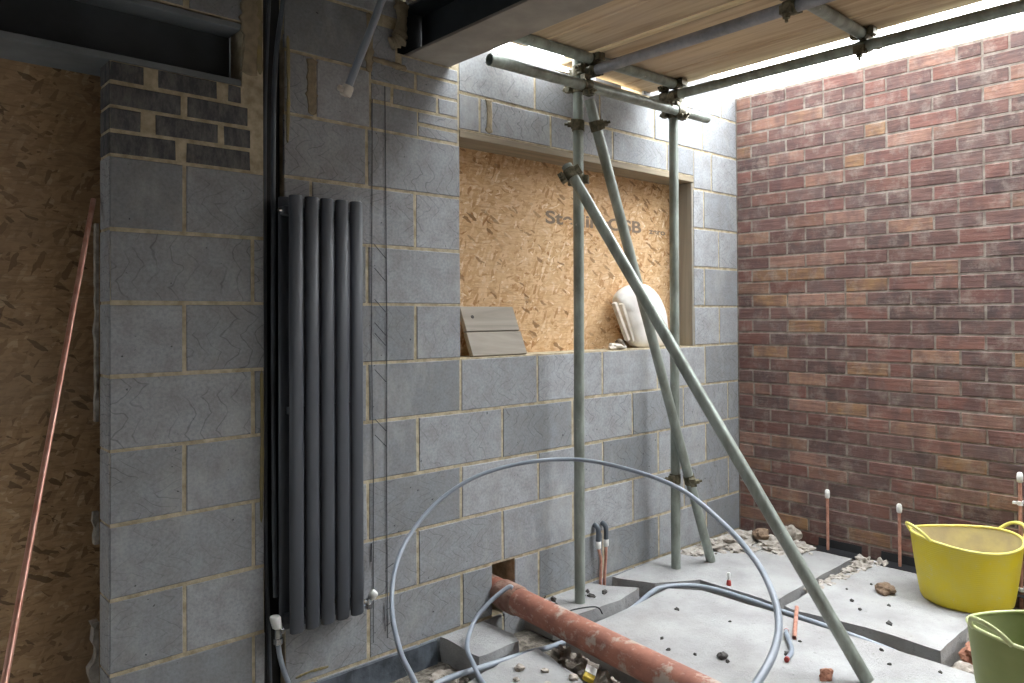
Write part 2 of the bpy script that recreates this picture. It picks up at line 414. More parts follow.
# the raw left end of the pier is block too
lay = bm.loops.layers.float_color['rnd']
for k in range(8):
    z = .225*k; vs = box(bm, -3.4985, -3.49, .004, .101, z+.005, z+.22, 1)
for k in range(4): box(bm, -3.4985, -3.49, .004, .101, 1.8+.0745*k+.006, min(1.8+.0745*k+.0685, 2.085), 2)
wp = obj('wall_pier', bm, [M['mortar'], M['block'], M['cbrick']]); tag(wp, kind='structure')

# far-left end of the boarded opening (carries the steel)
bl = []
for k in range(-1, 9):
    row(bl, .225*k, min(.225*k+.225, 2.09), -5.6, -4.95, [-5.27] if k % 2 else [-5.05, -5.5])
bm = masonry('wall_left_pier', [-5.6, -4.95], [-.3, 2.6], [(-5.2, -4.94, 2.0875, 2.305)], bl, .105, None)
tag(obj('wall_front', bm, [M['mortar'], M['block'], M['cbrick']], recalc=False), kind='structure')

# red brick wall
PAL = ['#7b5550', '#6f524f', '#62504f', '#594a4a', '#6a504c', '#855a52', '#8b6156', '#61504e', '#96705f', '#a07b6b', '#a27d66', '#a5805c', '#775a55', '#7f544c', '#5d4e4d', '#665452', '#705551']
def tint(c, f):
    d = lin('#7d6a61'); return tuple(f*(c[i]*.8+d[i]*.2) for i in range(3))+(1,)
bl = []
for k in range(-3, 35):
    z0 = .075*k-.005; off = -.211 if k % 2 else -.0985
    js = [0.0] + [off-.225*i for i in range(0, 22)]
    for a, b in zip(js, js[1:]):
        c = lin(R.choice(PAL)); f = R.uniform(.74, 1.08)
        if R.random() < .06:
            m = (a+b)/2; bl.append((m+.005, a-.005, z0+.005, z0+.07, 1, tint(c, f))); a = m
            c = lin(R.choice(PAL))
        bl.append((b+.005, a-.005, z0+.005, z0+.07, 1, tint(c, f)))
bm = masonry('wall_right', [-5.0, .16], [-.3, 2.628], [], bl, .215, None, plane='x', front=.003)
wr = obj('wall_right', bm, [M['brick_mortar'], M['brick']]); tag(wr, kind='structure')
# ragged mortar left along the top of the brick wall
bm = B()
n = 90; secs = []
for i in range(n+1):
    y = -5.0*i/n; h = .028+.03*abs(noise.noise(Vector((y*3.1, 0, 4)))) + .02*abs(noise.noise(Vector((y*14, 0, 1))))
    x0 = .012+.03*abs(noise.noise(Vector((y*5, 3, 0))))
    secs.append([bm.verts.new(p) for p in ((x0, y, 2.624), (x0+.03, y, 2.62+h), (.15, y, 2.62+h*.9), (.2, y, 2.624))])
for a, b in zip(secs, secs[1:]):
    for k in range(4): bm.faces.new((a[k], a[(k+1) % 4], b[(k+1) % 4], b[k]))
bm.faces.new(secs[0]); bm.faces.new(list(reversed(secs[-1])))
tag(obj('trim_3', bm, M['mortar'], smooth=True), kind='structure')

# ------------------------------------------------------------------ rest of the shell
bm = B(); box(bm, -5.8, -5.6, -5.0, -.75, -.3, 2.7); box(bm, -5.8, -5.6, -.1, .4, -.3, 2.7); box(bm, -5.8, -5.6, -.75, -.1, -.3, .2); box(bm, -5.8, -5.6, -.75, -.1, 1.3, 2.7); tag(obj('wall_left', bm, M['roof']), kind='structure')
bm = B(); box(bm, -5.8, -.2, -5.2, -5.0, -.3, 2.7); box(bm, -.2, .2, -5.2, -5.0, 2.1, 2.7); tag(obj('wall_rear', bm, M['roof']), kind='structure')
bm = B()
for i in range(18): box(bm, -5.6+.19*i, -5.6+.19*i+.186, -5.0, .1 if -5.6+.19*i < -3.6 else -.002, 2.605, 2.63)
tag(obj('ceiling', bm, M['roof']), kind='structure')
# outer leaf behind the cavity; lids and end pieces added to keep sky light out
bm = B(); box(bm, -5.6, -2.19, .34, .44, -.3, 2.7); box(bm, -2.19, .2, .34, .44, -.3, 2.46); box(bm, -2.19, -.9, .16, .36, 2.44, 2.46); box(bm, -.9, .2, .16, .36, 2.68, 2.7); box(bm, -.9, .2, .34, .44, 2.4, 2.7)
box(bm, -5.6, -2.19, .1, .36, 2.66, 2.7); box(bm, -2.192, -2.17, .058, .36, 2.40, 2.7); box(bm, -2.47, -2.17, .16, .36, 2.3, 2.7); box(bm, -5.6, -5.5, .1, .36, -.3, 2.7)
tag(obj('wall_outer', bm, M['block']), kind='structure')
# ground under the broken slab
bm = B(); N_ = 90
gv = [[bm.verts.new((-5.6+5.6*i/N_, -5.0+5.35*j/N_, -.105+.018*noise.noise(Vector((i*.9, j*.9, 0)))+.02*noise.noise(Vector((i*.25, j*.25, 5))))) for j in range(N_+1)] for i in range(N_+1)]
for i in range(N_):
    for j in range(N_): bm.faces.new((gv[i][j], gv[i+1][j], gv[i+1][j+1], gv[i][j+1]))
tag(obj('floor', bm, M['ground'], smooth=True), kind='structure')
# window reveal and lintel board
bm = B(); box(bm, -.472, -.4535, .002, .157, 1.1265, 2.058); bevel(bm, .002, 1); tag(obj('trim_1', bm, M['reveal']), kind='structure')
bm = B(); box(bm, -2.151, -.4535, -.002, .157, 2.06, 2.089); bevel(bm, .002, 1); tag(obj('trim_2', bm, M['soffit']), kind='structure')

# strand boards closing the two openings
t = thing('strand_board_sheet', 'pale strand board closing the window opening in the block wall, printed grey lettering', 'board', (-1.3, .17, 1.0))
bm = B(); box(bm, -2.45+1.3, -.3+1.3, -.0115, .0065, 0, 1.25)
obj('board', bm, M['osb'], t)
def lettering(txt, x, z, size, name, parent, width):
    cu = bpy.data.curves.new(name, 'FONT'); cu.body = txt; cu.size = size; cu.extrude = .0004; cu.offset = .0022*size/.085
    o = bpy.data.objects.new(name, cu); COL.objects.link(o)
    dg = bpy.context.evaluated_depsgraph_get(); me = bpy.data.meshes.new_from_object(o.evaluated_get(dg))
    bpy.data.objects.remove(o); me.materials.append(M['ink'])
    p = bpy.data.objects.new(name, me); COL.objects.link(p); p.parent = parent
    p.location = (x, -.0122, z); p.rotation_euler = (PI/2, 0, 0)
    p.scale.x = width/(max(v.co.x for v in me.vertices)-min(v.co.x for v in me.vertices)); return p
lettering('SterlingOSB', -1.49+1.3, 1.764-1.0, .088, 'printed_lettering', t, .755)
lettering('zero', -.66+1.3, 1.765-1.0, .045, 'printed_lettering', t, .15)

t = thing('strand_board_sheet', 'dark brown strand board closing the tall opening left of the block pier', 'board', (-4.3, .21, -.1))
bm = B(); box(bm, -.72, .95, -.008, .01, 0, 2.7); obj('board', bm, M['osb_brown'], t)

# black chase strip between pier and wall
bm = B()
for i in range(24):
    z0 = -.1+2.7*i/24; z1 = -.1+2.7*(i+1)/24; d0 = .035+.006*noise.noise(Vector((z0*4, 0, 0))); d1 = .035+.006*noise.noise(Vector((z1*4, 0, 0)))
    vs = [bm.verts.new(p) for p in ((-3.011, d0, z0), (-2.936, d0+.004, z0), (-2.936, d1+.004, z1), (-3.011, d1, z1))]; bm.faces.new(vs)
    vs2 = [bm.verts.new((v.co.x, .06, v.co.z)) for v in vs]; bm.faces.new(list(reversed(vs2)))
    for k in range(4): bm.faces.new((vs[k], vs2[k], vs2[(k+1) % 4], vs[(k+1) % 4]))
bmesh.ops.remove_doubles(bm, verts=bm.verts, dist=1e-5)
tag(obj('membrane_strip', bm, M['black']), 'black plastic membrane lining the chase between block pier and radiator wall', 'membrane')
bm = B(); box(bm, -2.4595, -2.1905, .053, .058, 2.346, 2.5995); tag(obj('membrane_or_shade_patch', bm, M['black']), 'black sheet standing in for shade in the wall pocket around the end of the dusty steel beam', 'membrane')  # dark sheet added to paint the shade inside the pocket
def pipe(name, pts, r, mat, label, cat='pipe', group=None, seg=12, n=8, hollow=False, straight=False):
    bm = B(); P = [Vector(p) for p in pts] if straight else smoothpath(pts, n)
    tube(bm, P, r, seg, hollow); o = autosmooth(obj(name, bm, mat)); return tag(o, label, cat, group)
pipe('plastic_pipe', [(-2.985, -.004, 2.6), (-2.992, 0, 2.41), (-2.997, .008, 2.23), (-3.001, .014, 2.05), (-3.001, .018, 1.7), (-2.999, .02, 1.0), (-2.999, .018, .5), (-2.99, .014, .18), (-2.985, .012, -.06)], .0075, M['pipe_dark'],
     'dark plastic pipe down the left edge of the black chase, next to the pier')
pipe('plastic_pipe', [(-2.93, -.012, 2.6), (-2.944, -.010, 2.42), (-2.966, -.006, 2.24), (-2.974, 0, 2.06), (-2.974, .008, 1.7), (-2.976, .008, 1.0), (-2.974, .005, .55), (-2.97, .005, .33)], .0085, M['pipe_dark'],
     'dark plastic pipe running down the chase behind the radiator edge')

# yellow foam and smeared mortar beside the chase (each a bead of its own)
def bead(pts, r, mat, label, cat, name, seed, sq=.10):
    bm = B(); P = smoothpath(pts, 10); rad = [r*(.75+.9*abs(noise.noise(Vector((i*.37, seed, 0))))) for i in range(len(P))]
    rad[0] *= .3; rad[-1] *= .3
    tube(bm, P, r, 8, radii=rad)
    cy = pts[0][1]
    for v in bm.verts: v.co.y = cy + (v.co.y-cy)*sq
    return tag(obj(name, bm, mat, smooth=True), label, cat, 'foam and mortar smears')
bead([(-3.024, -.004, 2.6), (-3.03, -.004, 2.4), (-3.026, -.004, 2.14)], .013, M['foam'], 'yellow foam bead on the pier top beside the chase pipes', 'foam bead', 'foam_bead', 1)
bead([(-2.923, -.003, 2.3), (-2.921, -.003, 2.1), (-2.925, -.003, 1.92)], .007, M['foam'], 'yellow foam bead on the block wall above the radiator', 'foam bead', 'foam_bead', 2)
bead([(-3.022, -.003, 1.12), (-3.02, -.003, .9), (-3.024, -.003, .6)], .007, M['foam'], 'thin yellow foam bead low on the pier edge beside the radiator', 'foam bead', 'foam_bead', 3)
bead([(-2.90, -.003, .03), (-2.84, -.003, .035), (-2.77, -.003, .03)], .005, M['foam'], 'yellow foam bead at the wall foot below the radiator', 'foam bead', 'foam_bead', 4)
bead([(-2.83, -.002, 2.24), (-2.832, -.002, 2.13), (-2.828, -.002, 2.035)], .02, M['smear'], 'brown mortar smear on the blocks above the radiator', 'mortar smear', 'mortar_smear', 5)
bead([(-2.59, -.002, 2.47), (-2.588, -.002, 2.35), (-2.592, -.002, 2.24)], .016, M['smear'], 'brown mortar smear on the wall behind the hanging pipe', 'mortar smear', 'mortar_smear', 6)
bead([(-3.065, -.002, 2.13), (-3.055, -.004, 2.25), (-3.06, -.003, 2.4), (-3.05, -.002, 2.55)], .035, M['smear'], 'wide mortar smear at the end of the dark lintel beam', 'mortar smear', 'mortar_smear', 7, .12)
bead([(-2.5, -.01, 2.37), (-2.46, -.012, 2.4), (-2.445, -.01, 2.5), (-2.46, -.006, 2.58)], .03, M['smear'], 'rough mortar packing beside the end of the dusty steel beam', 'mortar smear', 'mortar_smear', 8, .6)
bead([(-2.58, -.004, 2.295), (-2.5, -.006, 2.292), (-2.42, -.004, 2.29)], .012, M['smear'], 'mortar smear under the broken block beside the steel beam', 'mortar smear', 'mortar_smear', 9, .3)
bead([(-1.99, -.002, 2.25), (-1.985, -.002, 2.18), (-1.99, -.002, 2.1)], .02, M['smear'], 'mortar smear on the block above the window board', 'mortar smear', 'mortar_smear', 12, .1)
# ragged mortar on the back edge of the pier
def ragged(z0, z1, x0, x1, y0, y1, mat, label, seed, amp=.006):
    bm = B(); n = int((z1-z0)/.02); rings = []
    for k in range(n+1):
        z = z0+(z1-z0)*k/n; q = lambda a: amp*noise.noise(Vector((z*17, a, seed)))+amp*.7*noise.noise(Vector((z*50, a, seed)))
        rings.append([bm.verts.new(p) for p in ((x0+q(1)*1.6, y0+q(2), z), (x1, y0+q(3), z), (x1, y1, z), (x0+q(1)*1.6, y1+q(4), z))])
    for a, b in zip(rings, rings[1:]):
        for k in range(4): bm.faces.new((a[k], a[(k+1) % 4], b[(k+1) % 4], b[k]))
    bm.faces.new(list(reversed(rings[0]))); bm.faces.new(rings[-1])
    return tag(obj('mortar_ridge', bm, mat), label, 'mortar ridge', 'ragged mortar on the pier edge')
ragged(.98, 1.60, -3.509, -3.499, .112, .135, M['debris'], 'long pale ragged mortar strip behind the left edge of the pier, upper half', 1, .004)
ragged(.60, .70, -3.514, -3.499, .107, .13, M['debris'], 'short mortar snot sticking out behind the left edge of the pier', 2, .010)
ragged(-.09, .36, -3.518, -3.499, .107, .14, M['debris'], 'rough crumbling mortar at the foot of the left edge of the pier', 3, .014)

# ------------------------------------------------------------------ steel beams
def ibeam(name, label, L, w, h, tf, tw, axis, loc, m_body, m_bot, m_edge):
    t = thing(name, label, 'beam', loc)
    def bx(nm, u0, u1, z0, z1, m):
        b = B()
        if axis == 'x': box(b, 0, L, u0, u1, z0, z1)
        else: box(b, u0, u1, -L, 0, z0, z1)
        bevel(b, .0015, 1); obj(nm, b, m, t)
    bx('bottom_flange', -w/2, w/2, 0, tf, m_bot); bx('top_flange', -w/2, w/2, h-tf, h, m_edge); bx('web', -tw/2, tw/2, tf, h-tf, m_body)
    return t
ibeam('steel_beam', 'long dusty steel beam running overhead from the block wall, pale underside', 4.3, .212, .206, .012, .008, 'y', (-2.305, .05, 2.346), M['steel_dark'], M['steel_dusty'], M['steel_dark'])
ibeam('steel_beam', 'dark grey steel lintel beam resting on the block pier above the brown board', 2.06, .207, .212, .021, .008, 'x', (-5.15, .105, 2.0885), M['steel_dark'], M['steel_edge'], M['steel_edge'])

# ------------------------------------------------------------------ radiator
t = thing('column_radiator', 'tall anthracite column radiator with oval tubes fixed on the block wall', 'radiator', (-2.82, -.08, .24))
def oval(bm, x, y, z0, z1, a, b, seg=20, cap=.004):
    rings = []
    for z, k in ((z0, .82), (z0+cap, 1), (z1-cap, 1), (z1, .82)):
        rings.append([bm.verts.new((x+a*k*math.cos(q)*abs(math.cos(q))**-.25 if abs(math.cos(q)) > 1e-6 else x, y+b*k*math.sin(q), z)) for q in [2*PI*(i+.5)/seg for i in range(seg)]])
    for p, q in zip(rings, rings[1:]):
        for i in range(seg): bm.faces.new((p[i], p[(i+1) % seg], q[(i+1) % seg], q[i]))
    bm.faces.new(list(reversed(rings[0]))); bm.faces.new(rings[-1])
for i in range(5):
    bm = B(); oval(bm, -.116+.0588*i, -.008, -.015, 1.482, .0258, .0125); autosmooth(obj('front_tube', bm, M['rad'], t), 50)
for i in range(5):
    bm = B(); oval(bm, -.125+.0605*i, .052, -.015, 1.482, .0275, .0115); autosmooth(obj('rear_tube', bm, M['rad'], t), 50)
for nm, z in (('bottom_header', .03), ('top_header', 1.43)):
    bm = B(); box(bm, -.153, .143, .006, .0395, z-.017, z+.017); bevel(bm, .005, 2); obj(nm, bm, M['rad'], t)
for z in (.74,):
    bm = B(); box(bm, -.13, .13, .008, .038, z-.012, z+.012); obj('tie_bar', bm, M['rad'], t)
for x in (-.1, .1):
    bm = B(); box(bm, x-.012, x+.012, .064, .0785, 1.2, 1.25); obj('wall_bracket', bm, M['rad'], t)
bm = B(); tube(bm, [(-.165, .022, 1.43), (-.15, .022, 1.43)], .008, 12); autosmooth(obj('bleed_plug', bm, M['chrome'], t))['label'] = 'small chrome bleed plug'
# valves
t = thing('radiator_valve', 'white-capped chrome radiator valve at the lower left of the radiator', 'valve', (-2.99, -.06, .235))
bm = B(); tube(bm, [(.0, 0, -.04), (0, 0, .012)], .0115, 14); tube(bm, [(0, 0, -.04), (0, 0, -.022)], .0155, 6); autosmooth(obj('valve_body', bm, M['chrome'], t))
bm = B(); tube(bm, [(0.006, 0, .003), (.02, 0, .003)], .009, 12); tube(bm, [(.006, 0, .003), (.016, 0, .003)], .0135, 6); autosmooth(obj('union_nut', bm, M['chrome'], t))
bm = B(); lathe(bm, [(.012, .012), (.0165, .016), (.0185, .05), (.016, .056)], 20)
for v in bm.verts: v.co.x -= (v.co.z)*.22
autosmooth(obj('valve_cap', bm, M['white'], t))
t = thing('radiator_valve', 'small chrome valve with round white cap at the lower right of the radiator', 'valve', (-2.637, -.06, .245))
bm = B(); tube(bm, [(-.036, .002, .003), (-.008, 0, .003)], .009, 12); tube(bm, [(-.03, .002, .003), (-.018, .001, .003)], .0135, 6); autosmooth(obj('union_nut', bm, M['chrome'], t))
bm = B(); tube(bm, [(0, 0, -.022), (0, 0, .014)], .0105, 14); tube(bm, [(0, 0, -.022), (0, 0, -.008)], .0145, 6); autosmooth(obj('valve_body', bm, M['chrome'], t))
bm = B(); tube(bm, [(.004, -.002, .012), (.009, -.006, .02), (.018, -.012, .034), (.021, -.014, .038)], .016, 18, radii=[.010, .0165, .0165, .012]); autosmooth(obj('valve_cap', bm, M['white'], t))
pipe('plastic_pipe', [(-2.99, -.06, .192), (-2.984, -.06, .15), (-2.968, -.06, .09), (-2.945, -.06, .02), (-2.935, -.06, -.07)], .0085, M['pipe_grey'], 'grey plastic pipe feeding the left radiator valve from below')

# ------------------------------------------------------------------ broken floor slabs
def slab(poly, label, z1=0.0, z0=-.1, seed=0, jag=.006, step=.04, tilt=(0, 0)):
    P = [Vector((x, y, 0)) for x, y in poly]; pts = []
    for a, b in zip(P, P[1:]+P[:1]):
        n = max(1, int((b-a).length/step))
        for k in range(n):
            p = a.lerp(b, k/n); nrm = Vector((-(b-a).y, (b-a).x, 0)).normalized()
            pts.append(p + (nrm*jag*noise.noise(p*9+Vector((seed, 0, 0))) if k else Vector()))
    bm = B(); top = [bm.verts.new((p.x, p.y, z1)) for p in pts]
    n = len(pts)
    c = sum(pts, Vector())/n
    mid = [bm.verts.new((p + (c-p).normalized()*(-.004+.008*noise.noise(p*14))).to_tuple()[:2]+(z1-.05,)) for p in pts]
    bot = [bm.verts.new((p.x+.01*noise.noise(p*8), p.y+.01*noise.noise(p*8+Vector((3, 1, 0))), z0)) for p in pts]
    bm.faces.new(top); bm.faces.new(list(reversed(bot)))
    for A, Bq in ((top, mid), (mid, bot)):
        for i in range(n): bm.faces.new((A[i], Bq[i], Bq[(i+1) % n], A[(i+1) % n]))
    tx, ty = tilt
    for v in bm.verts: v.co.z += (v.co.x-c.x)*tx+(v.co.y-c.y)*ty
    return tag(obj('concrete_slab', bm, M['slab']), label, 'concrete slab')
slab([(-1.055, -1.6), (-1.05, -1.2), (-1.052, -.8), (-1.06, -.44), (-1.15, -.315), (-1.41, -.34), (-1.90, -.36), (-1.96, -.8), (-2.0, -1.4), (-2.06, -2.5), (-1.06, -2.6)], 'large broad pale concrete slab right of the clay pipe, dusty and strewn with crumbs', seed=1)
slab([(-1.22, -.03), (-1.22, -.06), (-1.14, -.23), (-.94, -.35), (-.94, -.5), (-.94, -.63), (-.955, -.745), (-.5, -.728), (-.05, -.715), (-.03, -.45), (-.02, -.012), (-.6, -.012)], 'pale concrete slab in the far corner under the feet of the scaffold standard and brace', seed=2)
slab([(-.97, -.86), (-.95, -.80), (-.6, -.79), (-.31, -.80), (-.02, -.80), (-.02, -1.2), (-.02, -1.41), (-.59, -1.425), (-.935, -1.435), (-.92, -1.24), (-.94, -1.02)], 'concrete slab by the brick wall carrying the yellow tub', seed=3, jag=.012)
slab([(-1.80, -.012), (-1.80, -.19), (-1.70, -.235), (-1.43, -.256), (-1.246, -.215), (-1.34, -.09), (-1.37, -.012)], 'small concrete slab under the foot of the scaffold standard in front of the window', seed=4)
slab([(-2.275, -.015), (-2.275, -.262), (-2.07, -.262), (-2.04, -.2), (-2.05, -.015)], 'narrow concrete slab against the block wall left of the clay pipe', seed=5, jag=.012)
slab([(-2.46, -.40), (-2.25, -.355), (-2.06, -.36), (-2.10, -.55), (-2.17, -.8), (-2.2, -1.4), (-2.22, -2.4), (-2.8, -2.4), (-2.75, -1.4), (-2.6, -.7)], 'concrete slab left of the clay pipe covered in grey rubble crumbs', seed=6, jag=.012)

# damp-proof strip and mortar line along the foot of the wall
bm = B()
for i in range(20):
    x0 = -2.93+.032*i; x1 = x0+.032
    f = lambda x: -.012+.006*noise.noise(Vector((x*14, 0, 0)))
    vs = [bm.verts.new(p) for p in ((x0, f(x0)-.006, -.105), (x1, f(x1)-.006, -.105), (x1, f(x1), -.012), (x0, f(x0), -.012), (x0, -.004, -.008), (x1, -.004, -.008), (x0, -.004, -.105), (x1, -.004, -.105))]
    for q in ((0, 1, 2, 3), (3, 2, 5, 4), (4, 5, 7, 6), (6, 7, 1, 0)): bm.faces.new([vs[k] for k in q])
bmesh.ops.remove_doubles(bm, verts=bm.verts, dist=1e-5)
tag(obj('damp_proof_strip', bm, M['dpc']), 'blue-black damp-proof strip hanging over the trench at the foot of the wall', 'membrane')
for i, (x0, y0, x1, y1, lab) in enumerate(((-.012, -.50, -.012, -.74, 'black membrane patch at the brick wall foot behind the first copper stub from the corner'),
                                    (-.012, -.84, -.012, -1.06, 'black membrane patch at the brick wall foot behind the copper stub near the yellow tub'),
                                    (-.012, -1.4, -.012, -1.62, 'black membrane patch at the brick wall foot under the rightmost copper stub'))):
    bm = B(); n = 8
    pts = [(x0-.012*abs(noise.noise(Vector((k*1.3, i, 0)))), y0+(y1-y0)*k/n) for k in range(n+1)]
    for (xa, ya), (xb, yb) in zip(pts, pts[1:]):
        A = [bm.verts.new(p) for p in ((xa-.07, ya, .004), (xb-.07, yb, .004), (xb, yb, .012), (xa, ya, .012), (xa+.004, ya, .055), (xb+.004, yb, .055))]
        bm.faces.new((A[0], A[1], A[2], A[3])); bm.faces.new((A[3], A[2], A[5], A[4]))
    bmesh.ops.remove_doubles(bm, verts=bm.verts, dist=1e-5)
    bmesh.ops.solidify(bm, geom=list(bm.faces), thickness=.002)
    tag(obj('membrane_or_shade_patch', bm, M['black']), lab, 'membrane', 'membrane patches at the brick wall')

# ------------------------------------------------------------------ clay pipe
t = thing('clay_pipe', 'terracotta clay drain pipe splashed with mortar, coming out of a hole in the wall', 'pipe', (-1.945, -.03, .095))
d = Vector((-2.035+1.945, -1.13+.03, -.012)).normalized()
bm = B(); tube(bm, [(.01, .14, .004)] + [Vector((0, 0, 0))+d*k for k in (0, .25, .5, 1.0, 1.6, 2.4)], .055, 32, True); autosmooth(obj('pipe_barrel', bm, M['clay'], t))
bm = B(); tube(bm, [d*-.02, d*.0, d*.1, d*.11], .063, 32, radii=[.056, .0625, .0625, .0562]); autosmooth(obj('pipe_collar', bm, M['clay_dull'], t))['label'] = 'mortar-caked dull collar at the wall end'
# ------------------------------------------------------------------ plastic pipes on and above the floor
pipe('plastic_hose', [(-2.95, -1.15, -.02)][:0] + [(-3.45, -1.75, .05), (-3.3, -1.45, .25), (-3.102, -1.07, .372), (-2.976, -.847, .336), (-2.837, -.568, .291), (-2.689, -.297, .297), (-2.598, -.178, .384), (-2.484, -.107, .473), (-2.328, -.088, .576), (-2.172, -.149, .661), (-1.995, -.256, .705), (-1.858, -.407, .716), (-1.849, -.658, .711), (-1.957, -.964, .706), (-2.124, -1.244, .67), (-2.311, -1.452, .656), (-2.463, -1.585, .644), (-2.581, -1.666, .63), (-2.709, -1.725, .622), (-2.835, -1.76, .613), (-2.945, -1.782, .61), (-3.2, -1.85, .5), (-3.4, -2.0, .3), (-3.5, -2.2, .06)], .0083, M['pipe_grey'],
     'big springy loop of grey plastic pipe arching in front of the block wall', 'hose', n=10)
pipe('plastic_pipe', [(-2.95, -.42, -.075), (-2.769, -.346, -.045), (-2.483, -.275, -.03), (-2.269, -.29, -.03), (-2.04, -.312, -.035), (-1.9, -.31, -.05), (-1.6, -.30, -.055), (-1.392, -.292, -.04), (-1.224, -.262, -.022), (-1.13, -.265, -.014), (-1.03, -.33, -.012), (-.972, -.42, -.014), (-.962, -.6, -.016), (-.975, -.8, -.018), (-.975, -1.0, -.024), (-.978, -1.2, -.034), (-.985, -1.36, -.05), (-1.0, -1.6, -.085)], .0115, M['pipe_grey'],
     'grey plastic pipe lying in the trench and channel between the floor slabs')
pipe('plastic_pipe', [(-1.86, -.285, -.07), (-1.5, -.285, -.075), (-1.25, -.262, -.078), (-1.13, -.20, -.08), (-1.2, -.13, -.085), (-1.3, -.03, -.09)], .01, M['pipe_grey'],
     'short grey plastic pipe at the bottom of the gap beside the small slab')
pipe('plastic_hose', [(-2.0, -.15, .164), (-2.015, -.138, .168), (-2.092, -.112, .12), (-2.176, -.11, .06), (-2.273, -.186, .016), (-2.35, -.323, .012), (-2.419, -.464, .0125), (-2.5, -.7, .0125), (-2.55, -1.0, .0125)], .009, M['pipe_grey'],
     'thin grey plastic hose bent over the wall end of the clay pipe', 'hose')
hang = pipe('plastic_pipe', [(-2.909, -.395, 2.03), (-2.823, -.478, 2.337), (-2.77, -.53, 2.61)], .0125, M['pipe_grey'], 'grey plastic pipe with pale end fitting hanging from the roof before the block wall')
bm = B(); lathe(bm, [(.016, 0), (.019, .005), (.019, .028), (.0165, .034)], 16); lump(bm, (-.02, 0, .014), (.014, .01, .012), 5, 2, .5)
mt = basis((-2.9165, -.388, 2.003), (.086, -.083, .31))
for v in bm.verts: v.co = mt @ v.co
autosmooth(obj('end_fitting', bm, M['cream'], hang))['label'] = 'pale end fitting'

# copper
pipe('copper_pipe', [(-3.518, .098, 1.672), (-3.85, -.601, .535), (-4.008, -.944, -.002-.0)], .0075, M['copper'], 'long copper pipe leaning beside the block pier in front of the brown board', straight=True, hollow=False)
def stub(y, z, label, clip=None, cap=True, x=-.045):
    t = thing('copper_stub', label, 'pipe', (x, y, -.06), 'capped copper stubs at the brick wall')
    bm = B(); tube(bm, [(0, 0, 0), (0, 0, z+.06)], .0078, 12); autosmooth(obj('pipe', bm, M['copper_dull'], t))
    bm = B(); lathe(bm, [(.0085, z+.035), (.0125, z+.04), (.0135, z+.06), (.0125, z+.075), (.008, z+.082)], 14); autosmooth(obj('stop_end', bm, M['white'], t))
    for cz in clip or []:
        bm = B(); lathe(bm, [(.009, cz+.05), (.0115, cz+.051), (.0115, cz+.068), (.009, cz+.069)], 14); box(bm, 0, .042, -.006, .006, cz+.053, cz+.066); box(bm, -.007, .007, -.001, .03, cz+.054, cz+.065)
        obj('pipe_clip', bm, M['white'], t)
stub(-.57, .315, 'white-capped copper stub nearest the corner of the brick wall')
stub(-.947, .305, 'white-capped copper stub just left of the yellow tub at the brick wall')
stub(-1.48, .545, 'taller copper stub with white clips at the brick wall behind the yellow tub', [.425, .03])
bm = B(); tube(bm, smoothpath([(-.06, -1.53, -.05), (-.06, -1.53, .05), (-.05, -1.545, .12), (-.05, -1.53, .2)], 6), .0078, 12)
tag(autosmooth(obj('copper_stub', bm, M['copper_dull'])), 'short bent copper pipe beside the tall stub behind the yellow tub', 'pipe', 'capped copper stubs at the brick wall')
for i, (xt, zt, xb, lab) in enumerate(((-1.325, .262, -1.315, 'left copper pipe with grey sleeve rising by the wall behind the scaffold'), (-1.268, .262, -1.285, 'right copper pipe with grey sleeve rising by the wall behind the scaffold'))):
    t = thing('sleeved_pipe', lab, 'pipe', (xb, -.03, -.09), 'sleeved copper pair at the block wall')
    y = 0.0
    path = [(0, 0, 0), (.002, -.002, .1), ((xt-xb)*.9 + (.014 if i == 0 else -.004), -.002, .19), (xt-xb, 0, .26), (xt-xb, 0, .33)]
    bm = B(); tube(bm, smoothpath(path, 8), .0075, 12); autosmooth(obj('pipe', bm, M['copper_dull'], t))
    bm = B(); tube(bm, smoothpath([(xt-xb, -.0, .285), (xt-xb, -.001, .335), (xt-xb, .008, .355), (xt-xb, .026, .362)], 6), .0125, 12); autosmooth(obj('sleeve', bm, M['pipe_dark'], t))
    bm = B(); lathe(bm, [(.0105, .25), (.0135, .255), (.0135, .285), (.0105, .29)], 14, c=(xt-xb, 0, 0)); autosmooth(obj('tape_band', bm, M['white'], t))

# ------------------------------------------------------------------ scaffolding
TR = .02415
def scaf(p, q, label, mat='tube', group='scaffold tubes'):
    bm = B(); p, q = Vector(p), Vector(q); n = 6
    tube(bm, [p.lerp(q, k/n) for k in range(n+1)], TR, 24, True)
    return tag(autosmooth(obj('scaffold_tube', bm, M[mat])), label, 'scaffold tube', group)
P1 = Vector((-1.589, -.15, 0)); P2 = Vector((-.884, -.168, 0))
LZ = 2.345
scaf(P1, P1+Vector((.012, 0, 2.475)), 'upright scaffold standard standing in front of the window board')
scaf(P2, P2+Vector((.012, 0, 2.46)), 'upright scaffold standard near the right jamb of the window')
yl = -.207
scaf((-2.16, yl, LZ-.012), (-.625, yl, LZ+.01), 'galvanised ledger tube across the wall under the boards, both ends open')
scaf((-1.535, -.10, 2.42), (-1.515, -4.98, 2.42), 'dull overhead tube running forward under the middle of the boards', 'tube_dark')
scaf((-.937, -.07, 2.42), (-.85, -4.98, 2.42), 'dull overhead tube running forward at the open edge next to the brick wall')
scaf((-2.03, -.185, 2.474), (-.79, -.235, 2.474), 'transom tube carrying the boards above the window')
scaf((-1.7, -1.165, 2.474), (-.74, -1.155, 2.474), 'transom tube crossing the boards halfway to the camera')
b0, b1 = Vector((-1.715, -.205, 1.962)), Vector((-1.413, -1.36, .012))
